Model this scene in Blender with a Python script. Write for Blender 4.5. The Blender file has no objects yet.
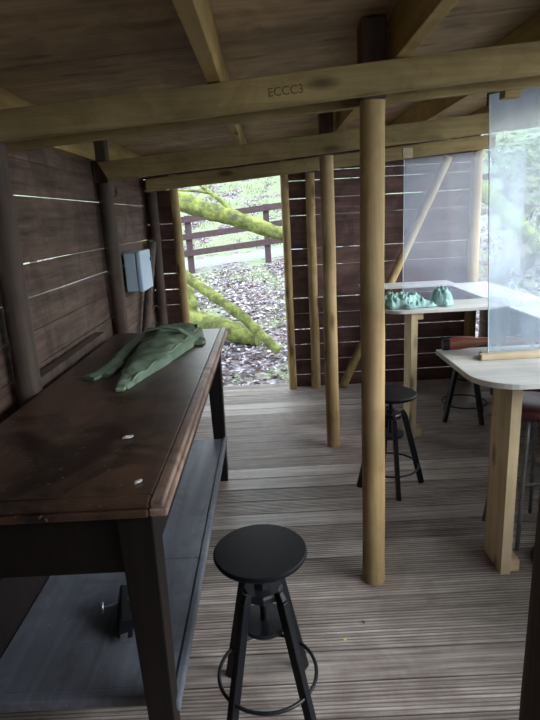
import bpy, bmesh, math, random
from mathutils import Vector, Matrix, noise
random.seed(7)
C = bpy.context.scene.collection
SC = bpy.context.scene
PI = math.pi

# ---------------------------------------------------------------- camera
cam_d = bpy.data.cameras.new('camera'); cam = bpy.data.objects.new('camera', cam_d); C.objects.link(cam)
SC.camera = cam
P, RL, YW = math.radians(14.8), math.radians(3.11), math.radians(0.4)
F = Vector((-math.sin(YW)*math.cos(P), math.cos(YW)*math.cos(P), -math.sin(P)))
R0 = F.cross(Vector((0, 0, 1))).normalized(); U0 = R0.cross(F)
# world right appears tilted up to the right in the picture
Rr = R0*math.cos(RL) - U0*math.sin(RL)
Uu = U0*math.cos(RL) + R0*math.sin(RL)
m = Matrix((Rr, Uu, -F)).transposed().to_4x4(); m.translation = Vector((0, 0, 1.62))
cam.matrix_world = m
cam_d.sensor_fit = 'VERTICAL'; cam_d.sensor_height = 36.0; cam_d.lens = 541/720*36.0
cam_d.clip_start = 0.02; cam_d.clip_end = 200

# ---------------------------------------------------------------- world, sun, exposure
W = bpy.data.worlds.new('overcast_sky'); SC.world = W; W.use_nodes = True
nt = W.node_tree; nt.nodes.clear()
def N(nt, t, **k):
    n = nt.nodes.new(t)
    for a, b in k.items(): setattr(n, a, b)
    return n
out = N(nt, 'ShaderNodeOutputWorld'); bg = N(nt, 'ShaderNodeBackground')
tc = N(nt, 'ShaderNodeTexCoord'); sx = N(nt, 'ShaderNodeSeparateXYZ'); rp = N(nt, 'ShaderNodeValToRGB')
nt.links.new(tc.outputs['Generated'], sx.inputs[0]); nt.links.new(sx.outputs['Z'], rp.inputs[0])
rp.color_ramp.elements[0].position = 0.0; rp.color_ramp.elements[0].color = (0.80, 0.88, 0.92, 1)
rp.color_ramp.elements[1].position = 0.6; rp.color_ramp.elements[1].color = (0.82, 0.91, 1.0, 1)
nt.links.new(rp.outputs[0], bg.inputs['Color']); nt.links.new(bg.outputs[0], out.inputs[0])
bg.inputs['Strength'].default_value = 1.5
sun_d = bpy.data.lights.new('veiled_sun', 'SUN'); sun = bpy.data.objects.new('veiled_sun', sun_d); C.objects.link(sun)
sun_d.energy = 1.2; sun_d.angle = math.radians(40); sun_d.color = (0.97, 0.98, 1.0)
sun.rotation_euler = Vector((0.8, -0.30, 0.5)).to_track_quat('Z', 'Y').to_euler()
SC.view_settings.view_transform = 'Standard'; SC.view_settings.look = 'None'
SC.view_settings.exposure = 1.85; SC.view_settings.gamma = 1.0; SC.view_settings.use_curve_mapping = False
SC.cycles.max_bounces = 10; SC.cycles.diffuse_bounces = 6; SC.cycles.transparent_max_bounces = 12
SC.cycles.sample_clamp_indirect = 6.0

# ---------------------------------------------------------------- materials
def srgb(r, g, b):
    f = lambda c: (c/255/12.92) if c/255 <= 0.04045 else ((c/255+0.055)/1.055)**2.4
    return (f(r), f(g), f(b), 1)
def base_mat(name, rough=0.8, spec=0.3, metal=0.0):
    m = bpy.data.materials.new(name); m.use_nodes = True
    b = m.node_tree.nodes['Principled BSDF']
    b.inputs['Roughness'].default_value = rough; b.inputs['Metallic'].default_value = metal
    b.inputs['Specular IOR Level'].default_value = spec
    return m, m.node_tree, b
def noise_tex(nt, vec, scale, detail=4, rough=0.6, dist=0.0):
    n = N(nt, 'ShaderNodeTexNoise'); n.inputs['Scale'].default_value = scale
    n.inputs['Detail'].default_value = detail; n.inputs['Roughness'].default_value = rough
    n.inputs['Distortion'].default_value = dist
    nt.links.new(vec, n.inputs['Vector']); return n
def ramp(nt, fac, stops):
    r = N(nt, 'ShaderNodeValToRGB'); e = r.color_ramp.elements
    while len(e) < len(stops): e.new(0.5)
    for q, (p, c) in zip(e, stops): q.position = p; q.color = c
    nt.links.new(fac, r.inputs[0]); return r
def mixc(nt, fac, a, b, mode='MIX'):
    x = N(nt, 'ShaderNodeMix', data_type='RGBA', blend_type=mode)
    if isinstance(fac, float): x.inputs[0].default_value = fac
    else: nt.links.new(fac, x.inputs[0])
    for s, v in ((6, a), (7, b)):
        if isinstance(v, tuple): x.inputs[s].default_value = v
        else: nt.links.new(v, x.inputs[s])
    return x.outputs[2]
def wood(name, dark, light, axis='z', rough=0.75, spec=0.25, grain=1.0, knots=0.0, stain=None, stain_amt=0.5, bump=0.25, sc=1.0):
    m, nt, b = base_mat(name, rough, spec)
    tc = N(nt, 'ShaderNodeTexCoord'); mp = N(nt, 'ShaderNodeMapping')
    s = [26*sc, 26*sc, 26*sc]; s['xyz'.index(axis)] = 1.6*sc
    mp.inputs['Scale'].default_value = s
    nt.links.new(tc.outputs['Object'], mp.inputs[0])
    n1 = noise_tex(nt, mp.outputs[0], grain, 6, 0.62, 0.6)
    r1 = ramp(nt, n1.outputs[0], [(0.28, dark), (0.72, light)])
    col = r1.outputs[0]
    n2 = noise_tex(nt, tc.outputs['Object'], 2.3, 4, 0.6)
    r2 = ramp(nt, n2.outputs[0], [(0.3, (0.62, 0.62, 0.62, 1)), (0.7, (1.15, 1.15, 1.15, 1))])
    col = mixc(nt, 0.8, col, r2.outputs[0], 'MULTIPLY')
    if knots:
        mk = N(nt, 'ShaderNodeMapping'); ks = [9, 9, 9]; ks['xyz'.index(axis)] = 3.2
        mk.inputs['Scale'].default_value = ks; nt.links.new(tc.outputs['Object'], mk.inputs[0])
        v = N(nt, 'ShaderNodeTexVoronoi'); v.inputs['Scale'].default_value = 0.9
        nt.links.new(mk.outputs[0], v.inputs['Vector'])
        rk = ramp(nt, v.outputs['Distance'], [(0.10, (1, 1, 1, 1)), (0.25, (0, 0, 0, 1))])
        mu = N(nt, 'ShaderNodeMath', operation='MULTIPLY'); nt.links.new(rk.outputs[0], mu.inputs[0]); mu.inputs[1].default_value = knots
        col = mixc(nt, mu.outputs[0], col, tuple(c*0.25 for c in dark[:3])+(1,))
    if stain:
        n3 = noise_tex(nt, tc.outputs['Object'], 4.5, 5, 0.65, 0.8)
        r3 = ramp(nt, n3.outputs[0], [(0.48, (0, 0, 0, 1)), (0.62, (stain_amt,)*3+(1,))])
        col = mixc(nt, r3.outputs[0], col, stain)
    nt.links.new(col, b.inputs['Base Color'])
    bp = N(nt, 'ShaderNodeBump'); bp.inputs['Strength'].default_value = bump; bp.inputs['Distance'].default_value = 0.004
    nt.links.new(n1.outputs[0], bp.inputs['Height']); nt.links.new(bp.outputs[0], b.inputs['Normal'])
    return m
def plain(name, col, rough=0.6, spec=0.4, metal=0.0, var=0.25, sc=30, bump=0.0):
    m, nt, b = base_mat(name, rough, spec, metal)
    tc = N(nt, 'ShaderNodeTexCoord'); n = noise_tex(nt, tc.outputs['Object'], sc, 4, 0.6)
    a = tuple(c*(1-var) for c in col[:3])+(1,); c2 = tuple(min(1, c*(1+var)) for c in col[:3])+(1,)
    r = ramp(nt, n.outputs[0], [(0.3, a), (0.7, c2)]); nt.links.new(r.outputs[0], b.inputs['Base Color'])
    if bump:
        bp = N(nt, 'ShaderNodeBump'); bp.inputs['Strength'].default_value = bump; bp.inputs['Distance'].default_value = 0.01
        nt.links.new(n.outputs[0], bp.inputs['Height']); nt.links.new(bp.outputs[0], b.inputs['Normal'])
    return m

M = {}
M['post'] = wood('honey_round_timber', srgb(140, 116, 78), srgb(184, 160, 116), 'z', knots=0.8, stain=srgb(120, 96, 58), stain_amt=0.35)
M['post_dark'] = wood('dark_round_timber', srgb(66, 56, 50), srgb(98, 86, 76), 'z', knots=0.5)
M['beam'] = wood('sawn_softwood_x', srgb(128, 110, 74), srgb(164, 146, 102), 'x', knots=0.9, stain=srgb(100, 82, 46), stain_amt=0.35)
M['joist'] = wood('sawn_softwood_y', srgb(150, 126, 80), srgb(186, 162, 106), 'y', knots=0.7, stain=srgb(110, 90, 54), stain_amt=0.3)
M['ply'] = wood('roof_plywood', srgb(150, 128, 100), srgb(190, 166, 130), 'x', knots=0.5, stain=srgb(100, 80, 64), stain_amt=0.35, grain=0.7)
M['clad'] = wood('brown_stained_cladding', srgb(64, 50, 44), srgb(118, 98, 86), 'y', stain=srgb(50, 38, 34), stain_amt=0.5, bump=0.5)
M['clad_x'] = wood('brown_stained_cladding_x', srgb(74, 52, 48), srgb(112, 84, 78), 'x', stain=srgb(58, 42, 40), stain_amt=0.6, bump=0.5)
M['deck'] = wood('weathered_decking', srgb(104, 94, 86), srgb(182, 168, 154), 'x', rough=0.62, spec=0.35, stain=srgb(112, 98, 86), stain_amt=0.55, bump=0.35)
M['bench'] = wood('dark_varnished_wood', srgb(52, 36, 30), srgb(92, 68, 54), 'y', rough=0.36, spec=0.5, stain=srgb(22, 15, 15), stain_amt=0.9, bump=0.2, grain=0.6)
def scuffs(m, col):
    nt = m.node_tree; b = nt.nodes['Principled BSDF']; src = b.inputs['Base Color'].links[0].from_socket
    tc = N(nt, 'ShaderNodeTexCoord'); mp = N(nt, 'ShaderNodeMapping'); mp.inputs['Scale'].default_value = (5, 26, 1); mp.inputs['Rotation'].default_value = (0, 0, 0.25)
    nt.links.new(tc.outputs['Object'], mp.inputs[0]); n = noise_tex(nt, mp.outputs[0], 3.0, 7, 0.8, 1.2)
    r_ = ramp(nt, n.outputs[0], [(0.60, (0, 0, 0, 1)), (0.74, (0.65, 0.65, 0.65, 1))])
    n2 = noise_tex(nt, tc.outputs['Object'], 70, 2, 0.5); r2 = ramp(nt, n2.outputs[0], [(0.70, (0, 0, 0, 1)), (0.74, (0.5, 0.5, 0.5, 1))])
    c = mixc(nt, r_.outputs[0], src, col); c = mixc(nt, r2.outputs[0], c, srgb(150, 140, 128)); nt.links.new(c, b.inputs['Base Color'])
scuffs(M['bench'], srgb(124, 96, 76))
M['bench_edge'] = wood('worn_bench_edge', srgb(74, 54, 46), srgb(170, 144, 128), 'y', rough=0.45, spec=0.5, stain=srgb(50, 34, 28), stain_amt=0.7, bump=0.3)
M['bench_leg'] = wood('dark_leg_wood', srgb(16, 12, 12), srgb(30, 23, 22), 'z', rough=0.5, spec=0.25, bump=0.1)
M['shelf'] = wood('grey_dusty_shelf', srgb(70, 74, 82), srgb(112, 116, 126), 'y', rough=0.5, spec=0.45, stain=srgb(58, 62, 70), stain_amt=0.5, bump=0.1, grain=0.5)
M['counter'] = wood('pale_counter_plywood', srgb(176, 174, 168), srgb(206, 206, 202), 'x', rough=0.5, spec=0.4, bump=0.05, sc=0.6)
M['plank_leg'] = wood('pale_pine_leg', srgb(176, 154, 122), srgb(208, 188, 154), 'z', knots=0.9, bump=0.1, sc=0.6)
M['batten'] = wood('pale_pine_batten', srgb(190, 172, 140), srgb(214, 198, 168), 'x', bump=0.1)
M['black'] = plain('black_painted_wood', (0.004, 0.0045, 0.007, 1), 0.45, 0.25, var=0.4, sc=12)
M['black_metal'] = plain('black_metal', (0.01, 0.011, 0.015, 1), 0.42, 0.5, 0.2, var=0.4)
M['steel'] = plain('scuffed_steel', (0.5, 0.52, 0.54, 1), 0.35, 0.5, 0.9)
M['grey_tube'] = plain('grey_tube', (0.16, 0.16, 0.17, 1), 0.4, 0.5, 0.6)
M['maroon'] = plain('maroon_vinyl', (0.06, 0.012, 0.014, 1), 0.5)
M['box'] = plain('blue_grey_plastic', srgb(176, 198, 216), 0.35, 0.5, var=0.04, sc=5)
M['canvas'] = plain('green_canvas', srgb(104, 120, 102), 0.9, 0.15, var=0.3, sc=9, bump=0.15)
M['canvas_trim'] = plain('pale_green_webbing', srgb(116, 138, 112), 0.85, 0.15, var=0.2, sc=14)
M['cloth'] = plain('mint_cloth', srgb(150, 184, 180), 0.85, 0.15, var=0.35, sc=14, bump=0.1)
M['stock'] = wood('walnut_stock', srgb(110, 58, 38), srgb(166, 96, 66), 'x', rough=0.35, spec=0.5, bump=0.05)
M['gun'] = plain('blued_steel', (0.05, 0.055, 0.065, 1), 0.3, 0.5, 0.8)
M['fence'] = plain('weathered_fence_wood', srgb(62, 48, 50), 0.8, var=0.25, sc=14)
M['white'] = plain('white_scrap', (0.75, 0.75, 0.72, 1), 0.7, var=0.05)
M['yellow'] = plain('yellow_leaf', (0.7, 0.62, 0.12, 1), 0.6, var=0.1)
M['blue'] = plain('cyan_plastic', (0.12, 0.42, 0.55, 1), 0.4, var=0.15)
M['ink'] = plain('brown_ink', (0.12, 0.085, 0.04, 1), 0.8, 0.1, var=0.3, sc=60)
M['leaf'] = plain('green_foliage', srgb(92, 112, 66), 0.6, 0.3, var=0.35, sc=3)
M['twig'] = plain('brown_twig', srgb(84, 74, 64), 0.8, var=0.3, sc=8)
M['twig_pale'] = plain('pale_twig', srgb(150, 144, 128), 0.8, var=0.2, sc=8)
def moss_mat():
    m, nt, b = base_mat('mossy_bark', 0.95, 0.1)
    tc = N(nt, 'ShaderNodeTexCoord'); n = noise_tex(nt, tc.outputs['Object'], 7, 6, 0.7)
    r = ramp(nt, n.outputs[0], [(0.36, srgb(78, 76, 70)), (0.46, srgb(96, 104, 60)), (0.7, srgb(144, 156, 88))])
    nt.links.new(r.outputs[0], b.inputs['Base Color'])
    n2 = noise_tex(nt, tc.outputs['Object'], 40, 4, 0.7)
    bp = N(nt, 'ShaderNodeBump'); bp.inputs['Strength'].default_value = 0.8; bp.inputs['Distance'].default_value = 0.03
    nt.links.new(n2.outputs[0], bp.inputs['Height']); nt.links.new(bp.outputs[0], b.inputs['Normal'])
    return m
M['moss'] = moss_mat()
def ground_mat():
    m, nt, b = base_mat('leafy_woodland_ground', 0.95, 0.1)
    tc = N(nt, 'ShaderNodeTexCoord')
    v = N(nt, 'ShaderNodeTexVoronoi'); v.inputs['Scale'].default_value = 17; v.inputs['Randomness'].default_value = 1
    nd = noise_tex(nt, tc.outputs['Object'], 9, 3, 0.6)
    ad = N(nt, 'ShaderNodeVectorMath', operation='MULTIPLY_ADD'); ad.inputs[1].default_value = (0.12,)*3
    nt.links.new(nd.outputs[1], ad.inputs[0]); nt.links.new(tc.outputs['Object'], ad.inputs[2]); nt.links.new(ad.outputs[0], v.inputs['Vector'])
    sp = N(nt, 'ShaderNodeSeparateColor'); nt.links.new(v.outputs['Color'], sp.inputs[0])
    lit = ramp(nt, sp.outputs[0], [(0.0, srgb(62, 56, 60)), (0.35, srgb(100, 92, 94)), (0.6, srgb(134, 128, 132)), (0.85, srgb(176, 174, 182)), (1.0, srgb(122, 100, 86))])
    ed = ramp(nt, v.outputs['Distance'], [(0.1, (1, 1, 1, 1)), (0.7, (0.45, 0.43, 0.45, 1))])
    c1 = mixc(nt, 1.0, lit.outputs[0], ed.outputs[0], 'MULTIPLY')
    n2 = noise_tex(nt, tc.outputs['Object'], 22, 5, 0.7)
    gr = ramp(nt, n2.outputs[0], [(0.3, srgb(84, 96, 72)), (0.7, srgb(138, 150, 122))])
    # grass patches near, mostly grass up on the bank
    n3 = noise_tex(nt, tc.outputs['Object'], 1.6, 5, 0.65)
    sxy = N(nt, 'ShaderNodeSeparateXYZ'); nt.links.new(tc.outputs['Object'], sxy.inputs[0])
    mr = N(nt, 'ShaderNodeMapRange'); mr.inputs[1].default_value = 7; mr.inputs[2].default_value = 17; mr.inputs[3].default_value = -0.05; mr.inputs[4].default_value = 0.07
    nt.links.new(sxy.outputs['Y'], mr.inputs[0])
    am = N(nt, 'ShaderNodeMath', operation='ADD'); nt.links.new(n3.outputs[0], am.inputs[0]); nt.links.new(mr.outputs[0], am.inputs[1])
    gm = ramp(nt, am.outputs[0], [(0.48, (0, 0, 0, 1)), (0.58, (1, 1, 1, 1))])
    c2 = mixc(nt, gm.outputs[0], c1, gr.outputs[0])
    nt.links.new(c2, b.inputs['Base Color'])
    bp = N(nt, 'ShaderNodeBump'); bp.inputs['Strength'].default_value = 0.7; bp.inputs['Distance'].default_value = 0.03
    nt.links.new(sp.outputs[1], bp.inputs['Height']); nt.links.new(bp.outputs[0], b.inputs['Normal'])
    return m
M['ground'] = ground_mat()
M['path'] = plain('pale_gravel', srgb(122, 124, 132), 0.95, 0.1, var=0.2, sc=25)
M['litter'] = None
def litter_mat():
    m, nt, b = base_mat('fallen_leaves', 0.8, 0.15)
    g = N(nt, 'ShaderNodeNewGeometry')
    r = ramp(nt, g.outputs['Random Per Island'], [(0, srgb(70, 60, 62)), (0.3, srgb(106, 94, 94)), (0.6, srgb(144, 138, 144)), (0.85, srgb(188, 188, 198)), (1, srgb(120, 94, 76))])
    nt.links.new(r.outputs[0], b.inputs['Base Color']); return m
M['litter'] = litter_mat()
def grass_mat():
    m, nt, b = base_mat('grass_blades', 0.8, 0.15)
    g = N(nt, 'ShaderNodeNewGeometry')
    r = ramp(nt, g.outputs['Random Per Island'], [(0, srgb(78, 94, 64)), (0.5, srgb(108, 126, 90)), (0.8, srgb(148, 156, 130)), (1, srgb(150, 140, 122))])
    nt.links.new(r.outputs[0], b.inputs['Base Color']); return m
M['grass'] = grass_mat()
def perspex(name, haze, tint=(0.72, 0.85, 1, 1)):
    m = bpy.data.materials.new(name); m.use_nodes = True; nt = m.node_tree; nt.nodes.clear()
    o = N(nt, 'ShaderNodeOutputMaterial'); t = N(nt, 'ShaderNodeBsdfTransparent'); t.inputs[0].default_value = (0.93, 0.97, 1, 1)
    d = N(nt, 'ShaderNodeBsdfTranslucent'); d.inputs[0].default_value = tint
    d2 = N(nt, 'ShaderNodeBsdfDiffuse'); d2.inputs[0].default_value = tint
    a = N(nt, 'ShaderNodeAddShader'); nt.links.new(d.outputs[0], a.inputs[0]); nt.links.new(d2.outputs[0], a.inputs[1])
    tc = N(nt, 'ShaderNodeTexCoord'); mp = N(nt, 'ShaderNodeMapping'); mp.inputs['Scale'].default_value = (3.5, 1, 2.2)
    nt.links.new(tc.outputs['Object'], mp.inputs[0])
    n = noise_tex(nt, mp.outputs[0], 1.4, 5, 0.6, 0.5)
    mr = N(nt, 'ShaderNodeMapRange'); mr.inputs[3].default_value = haze*0.75; mr.inputs[4].default_value = haze*1.25
    mr.inputs[1].default_value = 0.3; mr.inputs[2].default_value = 0.7
    nt.links.new(n.outputs[0], mr.inputs[0])
    mx = N(nt, 'ShaderNodeMixShader'); nt.links.new(mr.outputs[0], mx.inputs[0]); nt.links.new(t.outputs[0], mx.inputs[1]); nt.links.new(a.outputs[0], mx.inputs[2])
    gl = N(nt, 'ShaderNodeBsdfGlossy'); gl.inputs['Roughness'].default_value = 0.08
    mg = N(nt, 'ShaderNodeMixShader'); fr = N(nt, 'ShaderNodeFresnel'); fr.inputs[0].default_value = 1.4
    nt.links.new(fr.outputs[0], mg.inputs[0]); nt.links.new(mx.outputs[0], mg.inputs[1]); nt.links.new(gl.outputs[0], mg.inputs[2])
    nt.links.new(mg.outputs[0], o.inputs[0]); return m
M['perspex'] = perspex('hazy_perspex', 0.17)
M['perspex_far'] = perspex('scuffed_perspex', 0.10, (0.8, 0.82, 1, 1))

scuffs(M['shelf'], srgb(138, 142, 150))
# ---------------------------------------------------------------- mesh helpers
def box(bm, x0, x1, y0, y1, z0, z1, mat=None):
    vs = [bm.verts.new((x, y, z)) for x in (x0, x1) for y in (y0, y1) for z in (z0, z1)]
    if mat is not None:
        for v in vs: v.co = mat @ v.co
    for f in ((0, 1, 3, 2), (4, 6, 7, 5), (0, 4, 5, 1), (2, 3, 7, 6), (0, 2, 6, 4), (1, 5, 7, 3)):
        bm.faces.new([vs[i] for i in f])
    return vs
def frame_of(d, up=Vector((0, 0, 1))):
    d = d.normalized()
    if abs(d.dot(up)) > 0.98: up = Vector((0, 1, 0))
    s = d.cross(up).normalized(); return s, s.cross(d).normalized()
def loft(bm, rings, cap=True, closed=False):
    vr = [[bm.verts.new(p) for p in r] for r in rings]; n = len(vr[0])
    L = len(vr)
    for i in range(L if closed else L-1):
        a, b = vr[i], vr[(i+1) % L]
        for j in range(n):
            bm.faces.new((a[j], a[(j+1) % n], b[(j+1) % n], b[j]))
    if cap and not closed:
        bm.faces.new(list(reversed(vr[0]))); bm.faces.new(vr[-1])
def tube(bm, pts, rad, n=12, wob=0.0, closed=False, seed=0.0):
    pts = [Vector(p) for p in pts]; rings = []; L = len(pts)
    for i, p in enumerate(pts):
        if closed: d = pts[(i+1) % L]-pts[i-1]
        else: d = pts[min(i+1, L-1)]-pts[max(i-1, 0)]
        s, t = frame_of(d)
        r = rad[i] if isinstance(rad, (list, tuple)) else rad
        ring = []
        for j in range(n):
            a = 2*PI*j/n
            q = r*(1+wob*noise.noise(Vector((math.cos(a)*1.2+seed, math.sin(a)*1.2+seed*2, i*0.45))))
            ring.append(p+s*math.cos(a)*q+t*math.sin(a)*q)
        rings.append(ring)
    loft(bm, rings, closed=closed)
def bar(bm, a, b, w, h, w2=None, h2=None, up=Vector((0, 0, 1))):
    a, b = Vector(a), Vector(b); s, t = frame_of(b-a, up); w2 = w2 or w; h2 = h2 or h
    loft(bm, [[p+s*x*ww/2+t*y*hh/2 for x, y in ((-1, -1), (1, -1), (1, 1), (-1, 1))] for p, ww, hh in ((a, w, h), (b, w2, h2))])
def lathe(bm, prof, n=40, c=(0, 0, 0)):
    rings = [[Vector((c[0]+r*math.cos(2*PI*j/n), c[1]+r*math.sin(2*PI*j/n), c[2]+z)) for j in range(n)] for r, z in prof]
    loft(bm, rings)
def prism(bm, poly, z0, z1):
    loft(bm, [[Vector((x, y, z)) for x, y in poly] for z in (z0, z1)])
def obj(name, bm, mat, parent=None, smooth=False, bevel=0.0, loc=None, subd=0):
    bmesh.ops.recalc_face_normals(bm, faces=bm.faces[:])
    me = bpy.data.meshes.new(name); bm.to_mesh(me); bm.free()
    me.materials.append(mat)
    o = bpy.data.objects.new(name, me); C.objects.link(o)
    if smooth:
        for p in me.polygons: p.use_smooth = True
    if bevel:
        b = o.modifiers.new('bevel', 'BEVEL'); b.width = bevel; b.segments = 2; b.limit_method = 'ANGLE'; b.angle_limit = 0.6
    if subd:
        s = o.modifiers.new('subd', 'SUBSURF'); s.levels = subd; s.render_levels = subd
    if smooth:
        e = o.modifiers.new('ws', 'WEIGHTED_NORMAL') if False else None
    if parent: o.parent = parent
    if loc: o.location = loc
    return o
def smooth_angle(o, deg=40):
    me = o.data
    for p in me.polygons: p.use_smooth = True
    try: me.set_sharp_from_angle(angle=math.radians(deg))
    except Exception: pass
    return o
def tag(o, label, cat, group=None, kind=None):
    o['label'] = label; o['category'] = cat
    if group: o['group'] = group
    if kind: o['kind'] = kind
    return o
def thing(name, label, cat, loc=(0, 0, 0), rz=0, group=None):
    o = bpy.data.objects.new(name, None); C.objects.link(o); o.location = loc; o.rotation_euler = (0, 0, rz)
    o.empty_display_size = 0.05
    return tag(o, label, cat, group)
def struct(name, bm, mat, label=None, **k):
    o = obj(name, bm, mat, **k); o['kind'] = 'structure'
    if label: o['label'] = label
    return o
def copy_tree(o, parent=None):
    c = o.copy(); C.objects.link(c)
    if parent: c.parent = parent
    for ch in [q for q in bpy.data.objects if q.parent == o]: copy_tree(ch, c)
    return c
def B(): return bmesh.new()

# ---------------------------------------------------------------- the setting
def gh(x, y):
    if y < 5.4: h = -0.16
    elif y < 12.0: h = -0.16+(y-5.4)*0.125
    elif y < 16.0: h = 0.665+(y-12.0)*0.05
    else: h = 0.865+(y-16.0)*0.55-max(0, y-22)*0.4
    h += 0.085*max(-4, min(5, x))*max(0, min(1, (y-7)/5))
    if x > 2.2: h -= min(0.5, (x-2.2)*0.12)*max(0, 1-abs(y-3)/9)
    return h+0.04*noise.noise(Vector((x*0.6, y*0.6, 0)))+0.02*noise.noise(Vector((x*3, y*3, 5)))
bm = B(); nx, ny = 120, 130; X0, X1, Y0, Y1 = -16, 20, -10, 30
vs = [[bm.verts.new((X0+(X1-X0)*i/nx, Y0+(Y1-Y0)*j/ny, gh(X0+(X1-X0)*i/nx, Y0+(Y1-Y0)*j/ny))) for i in range(nx+1)] for j in range(ny+1)]
for j in range(ny):
    for i in range(nx): bm.faces.new((vs[j][i], vs[j][i+1], vs[j+1][i+1], vs[j+1][i]))
struct('ground', bm, M['ground'], 'leaf strewn woodland ground rising to a grassy bank', smooth=True)
bm = B(); rows = []
for i in range(61):
    x = -14+i*0.5; w = 0.12*math.sin(x*0.9)+0.15
    rows.append([bm.verts.new((x, 12.2+w+k*0.65, gh(x, 12.2+w+k*0.65)+(0.03 if k in (1,2,3) else -0.03))) for k in range(5)])
for a, b in zip(rows, rows[1:]):
    for k in range(4): bm.faces.new((a[k], b[k], b[k+1], a[k+1]))
struct('gravel_path', bm, M['path'], 'pale gravel path running behind the dark rail fence', smooth=True)

# floor: ridged decking, boards running along x
bm = B()
prof = []; y = -0.45; bw = 0.145; gap = 0.007
while y < 5.2:
    rng = random.random()
    smoothb = rng < 0.18
    prof.append((y, -0.03)); prof.append((y+0.0005, -0.003 if not smoothb else 0)); yy = y+0.006
    if smoothb: prof.append((y+bw-gap-0.0005, 0.0))
    else:
        while yy < y+bw-gap-0.012:
            prof += [(yy, 0.0), (yy+0.0075, 0.0), (yy+0.0085, -0.0028), (yy+0.0145, -0.0028)]; yy += 0.0155
        prof.append((y+bw-gap-0.0005, 0.0))
    prof.append((y+bw-gap, -0.03)); y += bw
xs = (-1.12, 0.0, 2.15)
cols = [[bm.verts.new((x, p[0], p[1])) for p in prof] for x in xs]
for a, b in zip(cols, cols[1:]):
    for i in range(len(prof)-1): bm.faces.new((a[i], b[i], b[i+1], a[i+1]))
box(bm, -1.12, 2.15, -0.45, 5.22, -0.12, -0.031)
def deck_mat():
    m, nt, b = base_mat('weathered_decking', 0.5, 0.45)
    tc = N(nt, 'ShaderNodeTexCoord'); mp = N(nt, 'ShaderNodeMapping'); mp.inputs['Scale'].default_value = (1.6, 60, 1)
    nt.links.new(tc.outputs['Object'], mp.inputs[0])
    n1 = noise_tex(nt, mp.outputs[0], 1.2, 6, 0.65, 0.2)
    c = ramp(nt, n1.outputs[0], [(0.3, srgb(112, 104, 99)), (0.5, srgb(162, 154, 149)), (0.72, srgb(206, 199, 194))]).outputs[0]
    # tone of each board
    s = N(nt, 'ShaderNodeSeparateXYZ'); nt.links.new(tc.outputs['Object'], s.inputs[0])
    dv = N(nt, 'ShaderNodeMath', operation='DIVIDE'); dv.inputs[1].default_value = 0.145; nt.links.new(s.outputs['Y'], dv.inputs[0])
    ad = N(nt, 'ShaderNodeMath', operation='ADD'); ad.inputs[1].default_value = 0.45/0.145; nt.links.new(dv.outputs[0], ad.inputs[0])
    fl = N(nt, 'ShaderNodeMath', operation='FLOOR'); nt.links.new(ad.outputs[0], fl.inputs[0])
    wn = N(nt, 'ShaderNodeTexWhiteNoise', noise_dimensions='1D'); nt.links.new(fl.outputs[0], wn.inputs['W'])
    r2 = ramp(nt, wn.outputs['Value'], [(0, (0.72, 0.7, 0.68, 1)), (1, (1.08, 1.06, 1.04, 1))])
    c = mixc(nt, 1.0, c, r2.outputs[0], 'MULTIPLY')
    # wear
    n3 = noise_tex(nt, tc.outputs['Object'], 3, 6, 0.7, 0.5)
    r3 = ramp(nt, n3.outputs[0], [(0.35, (0.62, 0.58, 0.55, 1)), (0.6, (1.05, 1.05, 1.05, 1))])
    c = mixc(nt, 0.8, c, r3.outputs[0], 'MULTIPLY')
    # darker colour low in the grooves
    gz = ramp(nt, s.outputs['Z'], [(0.0, (0, 0, 0, 1)), (1.0, (1, 1, 1, 1))])
    mr = N(nt, 'ShaderNodeMapRange'); mr.inputs[1].default_value = -0.0028; mr.inputs[2].default_value = -0.0008
    mr.inputs[3].default_value = 0.55; mr.inputs[4].default_value = 0.0
    nt.links.new(s.outputs['Z'], mr.inputs[0])
    c = mixc(nt, mr.outputs[0], c, srgb(58, 48, 42))
    nt.links.new(c, b.inputs['Base Color'])
    rr = ramp(nt, n3.outputs[0], [(0.3, (0.38,)*3+(1,)), (0.7, (0.66,)*3+(1,))]); nt.links.new(rr.outputs[0], b.inputs['Roughness'])
    return m
struct('floor', bm, deck_mat(), 'weathered grooved timber decking')

# cladding walls: overlapping planks with slits of daylight
def planks(bm, axis, a0, a1, fixed, z0, ztop, th=0.022, seed=1, skip=None, segs=None):
    rnd = random.Random(seed); z = z0
    while z < ztop:
        h = 0.148+rnd.uniform(-0.006, 0.006)
        g = rnd.choice([0.0, 0.0, 0.003, 0.005, 0.003, 0.0045, 0.002])
        cuts = sorted([a0, a1]+[a0+(a1-a0)*q for q in ([rnd.uniform(0.35, 0.65)] if rnd.random() < 0.5 else [])])
        for c0, c1 in zip(cuts, cuts[1:]):
            t0 = rnd.uniform(-0.004, 0.0)*(g > 0); t1 = rnd.uniform(-0.004, 0.0)*(g > 0); ti = rnd.uniform(-0.003, 0.003)
            zt = lambda a, zz: zz
            n = max(2, int((c1-c0)/0.4)); rings = []
            for i in range(n+1):
                a = c0+0.001+(c1-c0-0.002)*i/n; w = 0.003*noise.noise(Vector((a*1.5, z*7, seed)))
                top = min(z+h-g+w*(g > 0)+t0+(t1-t0)*i/n, ztop if isinstance(ztop, float) else ztop)
                zz = z
                if g == 0: top = z+h+0.004
                q = [(fixed+ti, zz), (fixed+ti+th, zz+0.0), (fixed+th+ti, top), (fixed+ti, top)]
                rings.append([Vector((p, a, r)) if axis == 'y' else Vector((a, p, r)) for p, r in q])
            loft(bm, rings)
        z += h
bm = B(); planks(bm, 'y', -0.42, 5.09, -1.10, -0.02, 2.165, seed=3)
struct('wall_left', bm, M['clad'], 'dark brown horizontal plank wall with slits of daylight')
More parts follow.
